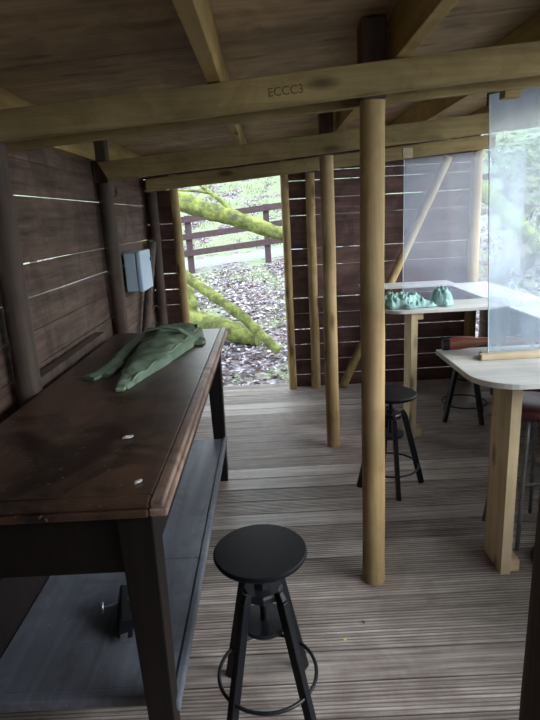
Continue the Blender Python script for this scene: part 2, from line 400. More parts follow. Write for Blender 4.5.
bm = B(); planks(bm, 'x', -1.10, -0.84, 5.06, -0.02, 1.995, seed=5)
planks(bm, 'x', -1.10, 1.91, 5.06, 2.0, 2.19, seed=6); planks(bm, 'x', 0.0, 1.91, 5.06, 2.195, 2.25, seed=7)
planks(bm, 'x', 0.19, 1.91, 5.06, -0.02, 1.995, seed=8)
struct('wall_back', bm, M['clad_x'], 'dark brown plank wall beside the open doorway')
bm = B(); planks(bm, 'y', 0.9, 5.06, 1.97, -0.02, 0.90, seed=12)
struct('wall_right', bm, M['clad'], 'low brown plank wall under the shooting counter')
bm = B(); planks(bm, 'x', -1.10, 1.95, -0.42, -0.14, 2.10, seed=21)  # unseen wall, added to cut the light from behind the viewer
struct('wall_front', bm, M['clad_x'], 'unseen dark brown plank wall behind the viewer, added to cut light')
# roof deck (plywood sheets), rising gently to the right
RZ = lambda x: 2.247+0.055*x
bm = B()
ysh = [-0.5, 0.98, 2.2, 3.42, 4.64, 5.35]
for j in range(len(ysh)-1):
    for xa, xb in ((-1.3, 0.55), (0.553, 2.5)):
        ya, yb = ysh[j]+0.002, ysh[j+1]-0.002
        loft(bm, [[Vector((x, ya, RZ(x))), Vector((x, yb, RZ(x))), Vector((x, yb, RZ(x)+0.018)), Vector((x, ya, RZ(x)+0.018))] for x in (xa, xb)])
loft(bm, [[Vector((x, y, RZ(x)+z)) for y, z in ((-0.5, 0.02), (5.35, 0.02), (5.35, 0.03), (-0.5, 0.03))] for x in (-1.3, 2.5)])
struct('ceiling', bm, M['ply'], 'plywood roof boards seen from below')

# ---------------------------------------------------------------- roof beams and joists
def beam(name, y0, y1, xa, xb, zb, sl, h, label, mat, group='cross beams under the roof', wedge=False):
    bm = B(); n = 8; rings = []
    for i in range(n+1):
        x = xa+(xb-xa)*i/n; z = zb+sl*x+0.002*math.sin(i*2.1)
        rings.append([Vector((x, y0, z)), Vector((x, y1, z)), Vector((x, y1, z+h)), Vector((x, y0, z+h))])
    if wedge: rings[0] = [p+Vector((0.06 if k in (0, 1) else 0, 0, 0)) for k, p in enumerate(rings[0])]
    loft(bm, rings)
    return tag(obj(name, bm, mat, bevel=0.003), label, 'beam', group)
b1 = beam('roof_beam', 2.03, 2.075, -1.07, 2.3, 1.984, 0.066, 0.1, 'nearest cross beam with faint brown stamp, nailed to main post', M['beam'])
beam('roof_beam', 2.185, 2.225, -1.07, 2.3, 1.974, 0.064, 0.108, 'plain cross beam hidden close behind the nearest stamped one', M['beam'])
beam('roof_beam', 3.53, 3.575, -1.02, 2.3, 1.952, 0.067, 0.115, 'middle cross beam on the second post, with wedge cut left end', M['beam'], wedge=True)
beam('roof_beam', 4.9, 4.945, -1.02, 1.98, 1.952, 0.07, 0.108, 'farthest cross beam running above the doorway', M['beam'])
# stamp
def text(body, size, loc, rot, mat, parent, ext=0.0004):
    cu = bpy.data.curves.new('stamp', 'FONT'); cu.body = body; cu.size = size; cu.extrude = ext
    t = bpy.data.objects.new('stamp', cu); C.objects.link(t); cu.materials.append(mat)
    t.location = loc; t.rotation_euler = rot; t.parent = parent; return t
text('ECCC3', 0.040, (0.028, 2.0292, 2.018), (PI/2, math.radians(-3.8), 0), M['ink'], b1)
def joist(xc, ya, yb, label, w=0.048, dz=0.0):
    bm = B(); x0, x1 = xc-w/2, xc+w/2; zb = 2.087+0.066*xc+dz
    zt = 0.003
    loft(bm, [[Vector((x0, y, zb)), Vector((x1, y, zb)), Vector((x1, y, RZ(x1)-zt)), Vector((x0, y, RZ(x0)-zt))] for y in (ya, (ya+yb)/2, yb)])
    return tag(obj('roof_joist', bm, M['joist'], bevel=0.003), label, 'joist', 'roof joists running front to back')
joist(-1.07, -0.4, 5.2, 'roof joist along the top of the left plank wall')
joist(-0.155, -0.4, 5.2, 'roof joist meeting the nearest beam left of the main post')
joist(0.49, -0.4, 5.2, 'roof joist beside the head of the main post')
joist(1.07, -0.4, 5.2, 'roof joist over the clear screens, right of main post')
joist(1.72, -0.4, 5.2, 'outermost right roof joist above the shooting counter')
bm = B(); box(bm, 1.33, 1.43, 3.36, 3.46, 2.18, 2.32)
tag(obj('timber_block', bm, M['post_dark'], bevel=0.004), 'dark square block hanging under the roof above the near clear screen', 'block')
bm = B(); box(bm, 0.925, 0.985, 2.226, 2.28, 2.01, 2.09)
tag(obj('timber_block', bm, M['beam'], bevel=0.003), 'small pale block behind nearest beam above the near clear screen', 'block')

# ---------------------------------------------------------------- posts
def post(x, y, z1, r, mat, label, group, head=None, lean=(0, 0), z0=0.0, n=20, cat='post'):
    bm = B(); k = 14
    tube(bm, [(x+lean[0]*i/k+0.004*noise.noise(Vector((x*9, y*3, i*0.4))), y+lean[1]*i/k+0.004*noise.noise(Vector((x*5, y*9, i*0.4+9))), z0+(z1-z0)*i/k) for i in range(k+1)],
         [r*(1.04-0.08*i/k) for i in range(k+1)], n, 0.05, seed=x*3+y)
    o = smooth_angle(obj('timber_post', bm, mat), 50); tag(o, label, cat, group)
    if head:
        bm = B(); y0, y1, zt = head
        box(bm, x-r*0.92, x+r*0.92, y0, y1, z1+0.001, zt)
        h = obj('post_head', bm, M['post_dark'], o, bevel=0.006); h['label'] = 'dark squared post head'
    return o
g = 'round honey timber posts'
bz = lambda x: 1.984+0.066*x
post(0.404, 2.13, bz(0.36)-0.004, 0.048, M['post'], 'thick honey coloured round post standing alone in mid floor, nearest whole one', g, head=(2.08, 2.18, RZ(0.36)-0.004))
post(0.40, 3.63, 1.974, 0.046, M['post'], 'round post directly behind the thick main post and left of the far stool', g, head=(3.58, 3.68, RZ(0.36)-0.004))
post(0.40, 5.0, 1.974, 0.042, M['post'], 'slim round post on the back wall between door jamb and second post', g, head=(4.95, 5.04, RZ(0.36)-0.004))
post(0.175, 5.0, 2.09, 0.037, M['post'], 'round post forming the right jamb of the open doorway', g)
post(-0.80, 5.0, 2.02, 0.040, M['post'], 'round post forming the left jamb of the open doorway', g)
post(1.865, 5.0, 2.18, 0.05, M['post'], 'round corner post behind the far clear screen', g)
post(0.405, 0.66, bz(0.36)+0.02, 0.05, M['post_dark'], 'honey post coloured dark for its shade, close to the camera at lower right frame edge', g)  # dark timber colour stands in for shade on this honey post
post(2.03, 3.63, 2.18, 0.045, M['post'], 'round post rising outside the counter at right frame edge', g)
gd = 'dark posts along the left plank wall'
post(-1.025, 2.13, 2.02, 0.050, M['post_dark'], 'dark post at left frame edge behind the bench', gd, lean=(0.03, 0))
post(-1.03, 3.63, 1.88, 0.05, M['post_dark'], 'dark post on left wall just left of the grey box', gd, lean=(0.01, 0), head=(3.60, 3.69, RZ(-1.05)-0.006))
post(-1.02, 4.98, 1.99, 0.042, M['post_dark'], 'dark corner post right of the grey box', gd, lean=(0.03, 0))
# braces
bm = B(); tube(bm, [Vector((0.655, 4.955, 0.02)).lerp(Vector((1.60, 4.955, 2.04)), i/10) for i in range(11)], 0.038, 16, 0.05, seed=4)
tag(smooth_angle(obj('diagonal_brace', bm, M['post']), 50), 'long round timber brace leaning across the back wall to the corner post', 'brace')
bm = B(); tube(bm, [Vector((-1.02, 4.05, 0.50)).lerp(Vector((-1.01, 4.86, 1.45)), i/8) for i in range(9)], 0.034, 14, 0.05, seed=6)
tag(smooth_angle(obj('diagonal_brace', bm, M['post_dark']), 50), 'short brown brace on the left wall beneath the grey box', 'brace')

# ---------------------------------------------------------------- electrical box and cable on left wall
t = thing('junction_box', 'pale blue grey utility box mounted on left plank wall', 'utility box', (-1.06, 4.03, 1.135))
bm = B(); box(bm, 0.0, 0.085, 0.0, 0.34, 0, 0.285); obj('housing', bm, M['box'], t, bevel=0.008)
bm = B(); box(bm, 0.089, 0.125, -0.006, 0.346, -0.006, 0.291); d = obj('lid', bm, M['box'], t, bevel=0.01)
bm = B(); box(bm, 0.125, 0.135, 0.31, 0.335, 0.20, 0.23); obj('catch', bm, M['black'], d, bevel=0.002)
bm = B(); box(bm, 0.085, 0.089, 0.01, 0.33, 0.004, 0.281); obj('lid_gap_shade', bm, M['black'], t)  # black strip standing in for the shade inside the lid gap
bm = B()
pts = [(-1.0, 3.70+0.0*i, 2.0-0.03*i) for i in range(5)]
pts += [(-1.0+0.005*math.sin(a), 3.76-0.06*math.cos(a), 1.86-0.06*math.sin(a)) for a in [PI*k/8 for k in range(0, 9)]]
tube(bm, pts, 0.004, 8)
tag(obj('cable', bm, M['black'], smooth=True), 'thin black cable hooked in a loop beside the wall post', 'cable')

# ---------------------------------------------------------------- workbench
t = thing('workbench', 'long dark wooden workbench with grey lower shelf against left wall', 'workbench', (0, 0, 0))
xl, xr, yf, yb, zt = -0.955, -0.275, 1.165, 3.275, 0.98
bm = B(); box(bm, xl, xr-0.04, yf+0.035, yb-0.03, zt-0.04, zt)
obj('top', bm, M['bench'], t, bevel=0.003)
bm = B()
box(bm, xr-0.04, xr-0.006, yf, yb, zt-0.021, zt-0.0005); box(bm, xr-0.045, xr, yf, yb, zt-0.044, zt-0.022)
obj('edge_moulding', bm, M['bench_edge'], t, bevel=0.005)
bm = B(); box(bm, xl, xr-0.041, yf, yf+0.035, zt-0.021, zt-0.0005); box(bm, xl, xr-0.046, yf-0.004, yf+0.035, zt-0.044, zt-0.022)
o = obj('edge_moulding', bm, M['bench'], t, bevel=0.005)
bm = B(); box(bm, xl+0.04, xr-0.13, yf+0.045, yf+0.07, 0.755, zt-0.045); obj('apron', bm, M['bench_leg'], t, bevel=0.003)
bm = B(); box(bm, xr-0.075, xr-0.05, yf+0.11, yb-0.12, 0.80, zt-0.045); obj('apron', bm, M['bench_leg'], t, bevel=0.003)
bm = B(); box(bm, xl+0.01, xl+0.03, yf+0.11, yb-0.12, 0.80, zt-0.045); obj('apron', bm, M['bench_leg'], t, bevel=0.003)
for lx, ly in ((xr-0.09, yf+0.075), (xr-0.09, yb-0.09), (xl+0.055, yf+0.075), (xl+0.055, yb-0.09)):
    bm = B(); bar(bm, (lx, ly, 0.0), (lx, ly, zt-0.045), 0.064, 0.064, 0.092, 0.092, up=Vector((0, 1, 0))); obj('leg', bm, M['bench_leg'], t, bevel=0.004)
bm = B(); box(bm, -0.925, -0.345, 1.30, 1.92, 0.281, 0.30); box(bm, -0.925, -0.345, 1.924, 3.14, 0.281, 0.2995); 
obj('lower_shelf', bm, M['shelf'], t, bevel=0.003)
bm = B(); box(bm, -0.344, -0.318, 1.24, 3.18, 0.268, 0.304); obj('shelf_edge', bm, M['shelf'], t, bevel=0.006)
bm = B(); box(bm, -0.925, -0.345, 1.262, 1.299, 0.268, 0.304); obj('shelf_edge', bm, M['shelf'], t, bevel=0.006)
bm = B(); box(bm, -0.952, -0.928, 1.20, 3.14, 0.285, 0.52); obj('shade_board', bm, M['bench_leg'], t, bevel=0.003)  # dark board added for the shade in the gap between shelf and wall
# batten at the wall
bm = B(); box(bm, -1.06, -1.0, 2.22, 3.20, 0.93, 1.005)
o = tag(obj('wall_batten', bm, M['post_dark'], bevel=0.004), 'low brown batten along the wall at the back of the bench', 'batten')
bm = B(); box(bm, -0.998, -0.994, 2.95, 3.12, 0.985, 1.03)
# scraps on the bench
def scrap(x, y, z, s, label, mat, cat='scrap', name='paper_scrap', rz=0.4):
    bm = B(); R = Matrix.Translation((x, y, z)) @ Matrix.Rotation(rz, 4, 'Z')
    n = 7; rings = []
    for i in range(5):
        v = i/4; w = s*0.3*math.sin(PI*(0.15+0.7*v)); zz = 0.003*math.sin(v*5)
        rings.append([R @ Vector((s*(v-0.5), -w, 0.001+abs(zz))), R @ Vector((s*(v-0.5), w, 0.001+abs(zz))), R @ Vector((s*(v-0.5), w, 0.003+abs(zz))), R @ Vector((s*(v-0.5), -w, 0.003+abs(zz)))])
    loft(bm, rings)
    return tag(obj(name, bm, mat), label, cat)
scrap(-0.464, 1.566, zt, 0.034, 'larger white paper scrap in the middle of the bench top', M['white'])
scrap(-0.363, 1.262, zt, 0.022, 'tiny pale scrap near the front corner of the bench', M['white'], rz=0.9)
scrap(0.222, 1.771, 0.0, 0.016, 'small yellow leaf on the decking', M['yellow'], 'leaf', 'fallen_leaf')
scrap(0.31, 1.86, 0.0, 0.014, 'dark curled leaf on the decking in front of main post', M['ink'], 'leaf', 'fallen_leaf', rz=2)
# clamp on lower shelf
t = thing('bench_clamp', 'black metal clamp with steel strip lying on the grey shelf', 'clamp', (-0.56, 1.56, 0.312), 0.25)
bm = B(); box(bm, -0.02, 0.03, -0.08, 0.10, 0, 0.075, Matrix.Rotation(0.25, 4, 'Y')); obj('body', bm, M['black'], t, bevel=0.006)
bm = B(); bar(bm, (0.0, -0.10, 0.005), (0.035, 0.02, 0.075), 0.022, 0.004); obj('strip', bm, M['steel'], t)
bm = B(); tube(bm, [(-0.06, 0.03, 0.05), (-0.005, 0.03, 0.055)], 0.006, 10); tube(bm, [(-0.062, 0.02, 0.035), (-0.062, 0.035, 0.068)], 0.005, 8); obj('screw', bm, M['steel'], t, smooth=True)

# ---------------------------------------------------------------- rifle sleeve on bench
t = thing('rifle_sleeve', 'green canvas rifle sleeve lying flat on the dark bench', 'gun bag', (0, 0, 0))
spine = [(-0.617, 2.075, .026, .016), (-0.612, 2.15, .038, .03), (-0.603, 2.3, .072, .04), (-0.59, 2.45, .098, .048), (-0.575, 2.6, .115, .055), (-0.56, 2.75, .135, .062), (-0.553, 2.9, .155, .07), (-0.56, 3.02, .17, .072), (-0.57, 3.12, .165, .066), (-0.58, 3.2, .13, .045), (-0.585, 3.235, .07, .02)]
def interp(tab, u):
    f = u*(len(tab)-1); i = min(int(f), len(tab)-2); f -= i
    return [a+(b-a)*f for a, b in zip(tab[i], tab[i+1])]
bm = B(); rings = []; NS, NR = 90, 36
for i in range(NS+1):
    x, y, w, h = interp(spine, i/NS); ring = []
    for j in range(NR):
        a = 2*PI*j/NR; ca, sa = math.cos(a), math.sin(a)
        top = max(0, sa)
        px = x+w*math.copysign(abs(ca)**0.8, ca)
        hz = h*(abs(sa)**0.7) if sa > 0 else 0
        wr = (1-min(1, abs(noise.noise(Vector((px*8, y*20-px*14, 1))))*5))*0.009+abs(noise.noise(Vector((px*9, y*26-px*14, 1))))*0.018+noise.noise(Vector((px*20, y*9, 3)))*0.010
        hz = max(0, hz*(0.9+0.3*noise.noise(Vector((px*7, y*5, 7)))))+(wr if sa > 0.2 else 0)*min(1, h/.03)
        ring.append(Vector((px+0.006*noise.noise(Vector((px*3, y*14, 4))), y, zt+0.001+max(0, hz))))
    rings.append(ring)
loft(bm, rings); smooth_angle(obj('bag_body', bm, M['canvas'], t), 60)
bm = B(); pts = []
for i in range(6, 86):
    x, y, w, h = interp(spine, i/90); pts.append((x+w*0.80, y, zt+0.006+h*0.62+0.005*math.sin(i*0.7)))
tube(bm, pts, 0.0055, 8); obj('zip', bm, M['canvas_trim'], t, smooth=True)
def strap(pts, w, th, name, mat, parent):
    bm = B(); rings = []
    pts = [Vector(p) for p in pts]; fine = []
    for i in range(len(pts)-1):
        for k in range(6): fine.append(pts[i].lerp(pts[i+1], k/6))
    fine.append(pts[-1])
    for i, p in enumerate(fine):
        d = fine[min(i+1, len(fine)-1)]-fine[max(i-1, 0)]; s = Vector((d.y, -d.x, 0)).normalized()
        ww = w*(1+0.3*noise.noise(Vector((i*0.3, 1, 0)))); bz_ = 0.010*abs(noise.noise(Vector((i*0.35, 5, 2))))
        rings.append([p-s*ww/2+Vector((0, 0, bz_)), p+s*ww/2+Vector((0, 0, bz_*0.2)), p+s*ww/2+Vector((0, 0, th+bz_*0.3)), p+Vector((0, 0, th*1.6+bz_)), p-s*ww/2+Vector((0, 0, th+bz_))])
    loft(bm, rings); return smooth_angle(obj(name, bm, mat, parent), 50)
strap([(-0.80, 2.235, zt+.001), (-0.765, 2.33, zt+.004), (-0.745, 2.45, zt+.004), (-0.755, 2.65, zt+.006), (-0.755, 2.85, zt+.006), (-0.70, 3.02, zt+.02)], 0.06, 0.012, 'carry_strap', M['canvas'], t)
strap([(-0.735, 2.27, zt+.001), (-0.72, 2.36, zt+.004), (-0.715, 2.46, zt+.004)], 0.035, 0.012, 'carry_strap', M['canvas'], t)
strap([(-0.46, 2.95, zt+.02), (-0.395, 2.90, zt+.003), (-0.40, 2.80, zt+.002)], 0.06, 0.01, 'flap', M['canvas'], t)
bm = B(); box(bm, -0.635, -0.597, 2.045, 2.082, zt+0.0005, zt+0.016); obj('tip_tab', bm, M['canvas_trim'], t, bevel=0.006)
strap([(-0.70, 2.92, zt+.066), (-0.6, 2.9, zt+.088), (-0.5, 2.86, zt+.078), (-0.43, 2.82, zt+.04)], 0.03, 0.006, 'flap_strap', M['canvas_trim'], t)

# ---------------------------------------------------------------- stools
def make_stool(label, loc, rz, seat_z=0.60):
    t = thing('bar_stool', label, 'stool', loc, rz, 'round black screw stools')
    bm = B(); lathe(bm, [(0.02, -0.022), (0.135, -0.022), (0.145, -0.018), (0.149, -0.009), (0.148, -0.003), (0.144, 0.0), (0.02, 0.0005)], 56)
    s = smooth_angle(obj('seat', bm, M['black'], t, loc=(0, 0, seat_z)), 35)
    bm = B(); lathe(bm, [(0.05, -0.034), (0.052, -0.023), (0.03, -0.0225)], 24, (0, 0, seat_z)); obj('seat_plate', bm, M['black_metal'], s).location = (0, 0, -seat_z)
    bm = B(); prof = [(0.013, 0.30)]; z = 0.31
    while z < seat_z-0.036: prof += [(0.013, z), (0.0105, z+0.003)]; z += 0.006
    prof.append((0.013, seat_z-0.034)); lathe(bm, prof, 14); obj('screw_spindle', bm, M['black_metal'], t, smooth=True)
    bm = B(); lathe(bm, [(0.016, 0.44), (0.060, 0.44), (0.066, 0.446), (0.066, 0.464), (0.06, 0.47), (0.026, 0.47), (0.024, 0.492), (0.014, 0.492)], 8); obj('upper_bracket', bm, M['black_metal'], t)
    bm = B(); lathe(bm, [(0.016, 0.325), (0.074, 0.325), (0.078, 0.331), (0.078, 0.343), (0.016, 0.345)], 30); obj('lower_bracket', bm, M['black_metal'], t)
    for k in range(4):
        a = PI/4+k*PI/2; c, s_ = math.cos(a), math.sin(a); up = Vector((-s_, c, 0))
        bm = B(); p0 = Vector((c*0.192, s_*0.192, 0.001)); p1 = Vector((c*0.082, s_*0.082, 0.45)); p2 = Vector((c*0.068, s_*0.068, 0.478))
        bar(bm, p0, p1, 0.034, 0.024, up=up); bar(bm, p1, p2, 0.034, 0.024, 0.028, 0.016, up=up)
        obj('leg', bm, M['black'], t, bevel=0.003)
        bm = B(); tube(bm, [p1+Vector((c*0.012, s_*0.012, -0.015)), p1+Vector((c*0.018, s_*0.018, -0.013))], 0.007, 8)
    bm = B(); tube(bm, [(0.165*math.cos(2*PI*k/40), 0.165*math.sin(2*PI*k/40), 0.135) for k in range(40)], 0.0065, 8, closed=True)
    obj('foot_ring', bm, M['black_metal'], t, smooth=True)
    return t
make_stool('round black screw stool nearest the camera beside the workbench', (-0.075, 1.505, 0), math.radians(3), 0.605)
make_stool('round black screw stool half hidden by the main round post', (0.672, 3.0, 0), math.radians(47), 0.592)
make_stool('black stool legs in shade under the near pale counter', (1.48, 4.03, 0), math.radians(-20), 0.60)

# ---------------------------------------------------------------- counters
def rounded(x0, x1, y0, y1, r, corners):
    pts = []
    for (cx, cy, a0, key) in ((x1-r, y0+r, -PI/2, 'fr'), (x1-r, y1-r, 0, 'br'), (x0+r, y1-r, PI/2, 'bl'), (x0+r, y0+r, PI, 'fl')):
        if key in corners:
            pts += [(cx+r*math.cos(a0+PI/2*k/10), cy+r*math.sin(a0+PI/2*k/10)) for k in range(11)]
        else: pts.append({'fr': (x1, y0), 'br': (x1, y1), 'bl': (x0, y1), 'fl': (x0, y0)}[key])
    return pts
def counter(x0, x1, y0, y1, z, r, corners, label, legy=None, legx=None):
    t = thing('shooting_counter', label, 'counter', (0, 0, 0), 0, 'pale shooting counters')
    bm = B(); prism(bm, rounded(x0, x1, y0, y1, r, corners), z-0.024, z)
    obj('board', bm, M['counter'], t, bevel=0.003)
    if legy:
        bm = B(); box(bm, legx, legx+0.045, legy, legy+0.19, 0.0, z-0.025); obj('plank_leg', bm, M['plank_leg'], t, bevel=0.002)
        bm = B(); box(bm, legx+0.046, legx+0.095, legy+0.02, legy+0.15, 0.0, 0.055); obj('foot_block', bm, M['plank_leg'], t, bevel=0.004)
        bm = B(); box(bm, legx+0.046, legx+0.09, legy+0.02, legy+0.15, z-0.075, z-0.025); obj('support_block', bm, M['plank_leg'], t, bevel=0.004)
    return t
counter(0.795, 1.60, 1.975, 2.57, 0.95, 0.17, ('fl',), 'nearest pale counter with rifle on it and plank leg', 2.115, 0.975)
counter(0.78, 1.60, 3.66, 4.02, 0.95, 0.14, ('fl',), 'middle pale counter carrying a crumpled mint cloth', 3.56+0.12, 0.965)
counter(0.80, 1.60, 4.68, 4.91, 0.985, 0.05, (), 'narrow far counter along the back wall')
bm = B(); prism(bm, [(1.602, 0.9), (1.965, 0.9), (1.965, 4.93), (1.602, 4.93)], 0.926, 0.95)
tag(obj('counter_ledge', bm, M['counter'], bevel=0.002), 'long pale ledge along the open right side', 'ledge')
for k, yy in enumerate((2.9, 4.45)):
    bm = B(); box(bm, 1.90, 1.965, yy, yy+0.1, 0.0, 0.925)
    tag(obj('ledge_support', bm, M['post_dark'], bevel=0.004), ('brown upright under the right ledge, nearer the camera', 'brown upright under the right ledge, below middle counter')[k], 'support')

# screens
def screen(x0, x1, y, z0, z1, label, group='clear upright screens', sl=0.055, mat='perspex'):
    t = thing('clear_screen', label, 'screen', (x0, y, z0), 0, group)
    bm = B(); rings = [[Vector((x-x0, yy, z)) for yy, z in ((-0.002, 0), (0.002, 0), (0.002, z1-z0+sl*(x-x0)), (-0.002, z1-z0+sl*(x-x0)))] for x in (x0, x1)]
    loft(bm, rings); obj('sheet', bm, M[mat], t)
    bm = B(); box(bm, -0.0035, -0.0005, -0.003, 0.003, 0, z1-z0); e = obj('polished_edge', bm, plain('bright_edge', (0.6, 0.7, 0.75, 1), 0.3, var=0.05), t)
    e['label'] = 'pale polished edge'
    return t
def screen_base(x0, x1, y, z, label):
    t = thing('wooden_stand', label, 'wood base', (0, 0, 0), 0, 'slotted bases of the screens')
    bm = B(); box(bm, x0, x1, y-0.045, y-0.004, z+0.001, z+0.026); obj('front_batten', bm, M['batten'], t, bevel=0.003)
    bm = B(); box(bm, x0+0.02, x1, y+0.004, y+0.04, z+0.001, z+0.026); obj('rear_batten', bm, M['batten'], t, bevel=0.003)
sA = screen(0.975, 1.86, 2.37, 0.956, 2.05, 'nearest tall clear screen slotted into wood base on counter'); sA.rotation_euler = (0, math.radians(-2.6), 0)
screen_base(0.925, 1.86, 2.37, 0.95, 'pale wooden base holding the nearest clear screen')
screen(0.985, 1.84, 4.0, 0.952, 1.955, 'hazy clear screen behind the mint cloth', mat='perspex_far')
bm = B(); box(bm, 0.965, 1.035, 3.97, 3.995, 1.965, 2.03)
tag(obj('screen_hanger', bm, M['batten'], bevel=0.003), 'small pale hanger block at top left of the hazy far screen', 'block')

# ---------------------------------------------------------------- rifle
t = thing('rifle', 'rifle with brown wooden stock lying across the near pale counter', 'rifle', (0.815, 2.53, 0.953), math.radians(-3)); t.scale = (1, 1.1, 0.95)
def prof_loft(name, tab, mat, parent, n=16):
    bm = B(); loft(bm, [[Vector((x, w*math.cos(2*PI*j/n), zc+h*math.sin(2*PI*j/n))) for j in range(n)] for x, zc, w, h in tab])
    return smooth_angle(obj(name, bm, mat, parent), 60)
prof_loft('butt_pad', [(0.0, .030, .020, .030), (0.012, .031, .021, .031), (0.03, .031, .021, .031)], M['black'], t)
prof_loft('stock', [(0.03, .033, .021, .032), (0.08, .036, .021, .034), (0.12, .038, .02, .031), (0.16, .040, .018, .022), (0.20, .043, .016, .017), (0.23, .040, .018, .022), (0.30, .036, .021, .024), (0.36, .036, .022, .024), (0.5, .036, .022, .02), (0.66, .036, .019, .017), (0.72, .037, .012, .012)], M['stock'], t)
prof_loft('barrel', [(0.34, .058, .011, .011), (0.6, .058, .010, .010), (0.98, .057, .008, .008)], M['gun'], t)
prof_loft('scope', [(0.36, .095, .018, .018), (0.42, .095, .016, .016), (0.44, .095, .011, .011), (0.58, .095, .011, .011), (0.62, .095, .019, .019), (0.67, .095, .019, .019)], M['gun'], t)
bm = B(); box(bm, 0.46, 0.475, -0.008, 0.008, 0.066, 0.087); obj('scope_mount', bm, M['gun'], t)
bm = B(); box(bm, 0.55, 0.565, -0.008, 0.008, 0.066, 0.087); obj('scope_mount', bm, M['gun'], t)

# ---------------------------------------------------------------- cloth on middle counter
bm = B(); NX, NY = 170, 95
def cloth_h(x, y):
    d1 = math.hypot((x-0.93)/0.17, (y-3.83)/0.13); d2 = math.hypot((x-1.22)/0.075, (y-3.83)/0.11); d3 = math.hypot((x-1.09)/0.12, (y-3.80)/0.06)
    e = 0.16*noise.noise(Vector((x*14, y*14, 0)))
    m1 = max(0, 1-(d1+e)**3); m2 = max(0, 1-(d2+e)**2.5); m3 = max(0, 1-(d3+e)**3)
    rid = 1-abs(noise.noise(Vector((x*15, y*13, 2))))*2.4; rid2 = 1-abs(noise.noise(Vector((x*32+3, y*26, 8))))*2.2
    wx, wy = x+0.02*noise.noise(Vector((x*18, y*18, 30))), y+0.02*noise.noise(Vector((x*18, y*18, 60)))
    cr = (1-min(1, abs(noise.noise(Vector((wx*24+wy*10, wy*22, 14))))*4.5))*0.022-min(1, abs(noise.noise(Vector((wx*34, wy*30-wx*12, 21))))*3)*0.014
    rid2 += cr/0.018
    a = m1**0.4*(0.036+0.055*max(0, rid)+0.018*rid2); b = m2**0.6*(0.085+0.03*max(0, rid)+0.016*rid2); c = m3**0.4*(0.018+0.025*max(0, rid))
    return max(a, b, c, 0), max(m1, m2, m3)
grid = {}
for j in range(NY+1):
    for i in range(NX+1):
        x = 0.76+0.60*i/NX; y = 3.665+0.33*j/NY; h, mm = cloth_h(x, y); h = max(0, h)
        grid[i, j] = (x, y, h, mm)
vt, vb = {}, {}
def gv(d, i, j, top):
    if (i, j) not in d:
        x, y, h, mm = grid[i, j]; d[i, j] = bm.verts.new((x, y, 0.952+(max(0.003, h) if top else 0)))
    return d[i, j]
act = {(i, j) for j in range(NY) for i in range(NX) if min(grid[i+a, j+b][3] for a in (0, 1) for b in (0, 1)) > 0.02}
for (i, j) in act:
    bm.faces.new([gv(vt, i+a, j+b, True) for a, b in ((0, 0), (1, 0), (1, 1), (0, 1))])
    bm.faces.new([gv(vb, i+a, j+b, False) for a, b in ((0, 1), (1, 1), (1, 0), (0, 0))])
    for (di, dj), (a, b) in (((0, -1), ((0, 0), (1, 0))), ((1, 0), ((1, 0), (1, 1))), ((0, 1), ((1, 1), (0, 1))), ((-1, 0), ((0, 1), (0, 0)))):
        if (i+di, j+dj) not in act:
            bm.faces.new([gv(vb, i+a[0], j+a[1], False), gv(vb, i+b[0], j+b[1], False), gv(vt, i+b[0], j+b[1], True), gv(vt, i+a[0], j+a[1], True)])
tag(obj('crumpled_cloth', bm, M['cloth'], smooth=True), 'crumpled mint green cloth heaped on the middle pale counter', 'cloth')

# ---------------------------------------------------------------- metal stool at right edge
t = thing('metal_stool', 'grey tubular stool with maroon seat tucked under near counter', 'stool', (1.22, 2.42, 0), 0.2)
bm = B(); lathe(bm, [(0.02, 0.66), (0.14, 0.66), (0.155, 0.675), (0.155, 0.70), (0.14, 0.715), (0.02, 0.718)], 36); obj('seat', bm, M['maroon'], t, smooth=True)
for k in range(4):
    a = PI/4+k*PI/2; c, s = math.cos(a), math.sin(a)
    bm = B(); tube(bm, [(c*r, s*r, z) for r, z in ((0.11, 0.66), (0.125, 0.55), (0.145, 0.4), (0.17, 0.2), (0.195, 0.02))], 0.010, 10); obj('leg', bm, M['grey_tube'], t, smooth=True)
bm = B(); tube(bm, [(0.152*math.cos(2*PI*k/4+PI/4), 0.152*math.sin(2*PI*k/4+PI/4), 0.34) for k in range(4)], 0.008, 8, closed=True); obj('footrest', bm, M['grey_tube'], t)
bm = B(); lathe(bm, [(0.01, 0.001), (0.14, 0.001), (0.15, 0.01), (0.148, 0.02), (0.12, 0.03), (0.03, 0.035)], 36, (1.30, 2.17, 0))
tag(smooth_angle(obj('round_weight', bm, M['black']), 35), 'low black round disc on the floor behind the near plank leg', 'disc')
bm = B(); tube(bm, [(1.125, 2.07, 0.012), (1.15, 2.075, 0.016), (1.17, 2.09, 0.014)], [0.008, 0.012, 0.009], 10)
tag(obj('plastic_clip', bm, M['blue'], smooth=True), 'small bright blue plastic piece on the floor by the black disc', 'clip')

# ---------------------------------------------------------------- outside: fence
t = thing('rail_fence', 'dark wooden three rail fence between the leaves and gravel path', 'fence', (0, 0, 0))
fx = [-6.83, -5.12, -3.41, -1.69, 0.0, 1.7, 3.41, 5.12, 6.85]
for x in fx:
    z = gh(x, 12); bm = B(); box(bm, x-0.065, x+0.065, 11.95, 12.05, z-0.2, z+1.22); obj('fence_post', bm, M['fence'], t, bevel=0.008)
for zz in (0.43, 0.78, 1.14):
    for a, b in zip(fx, fx[1:]):
        bm = B(); bar(bm, (a, 11.92, gh(a, 12)+zz), (b, 11.92, gh(b, 12)+zz), 0.04, 0.13); obj('fence_rail', bm, M['fence'], t, bevel=0.005)

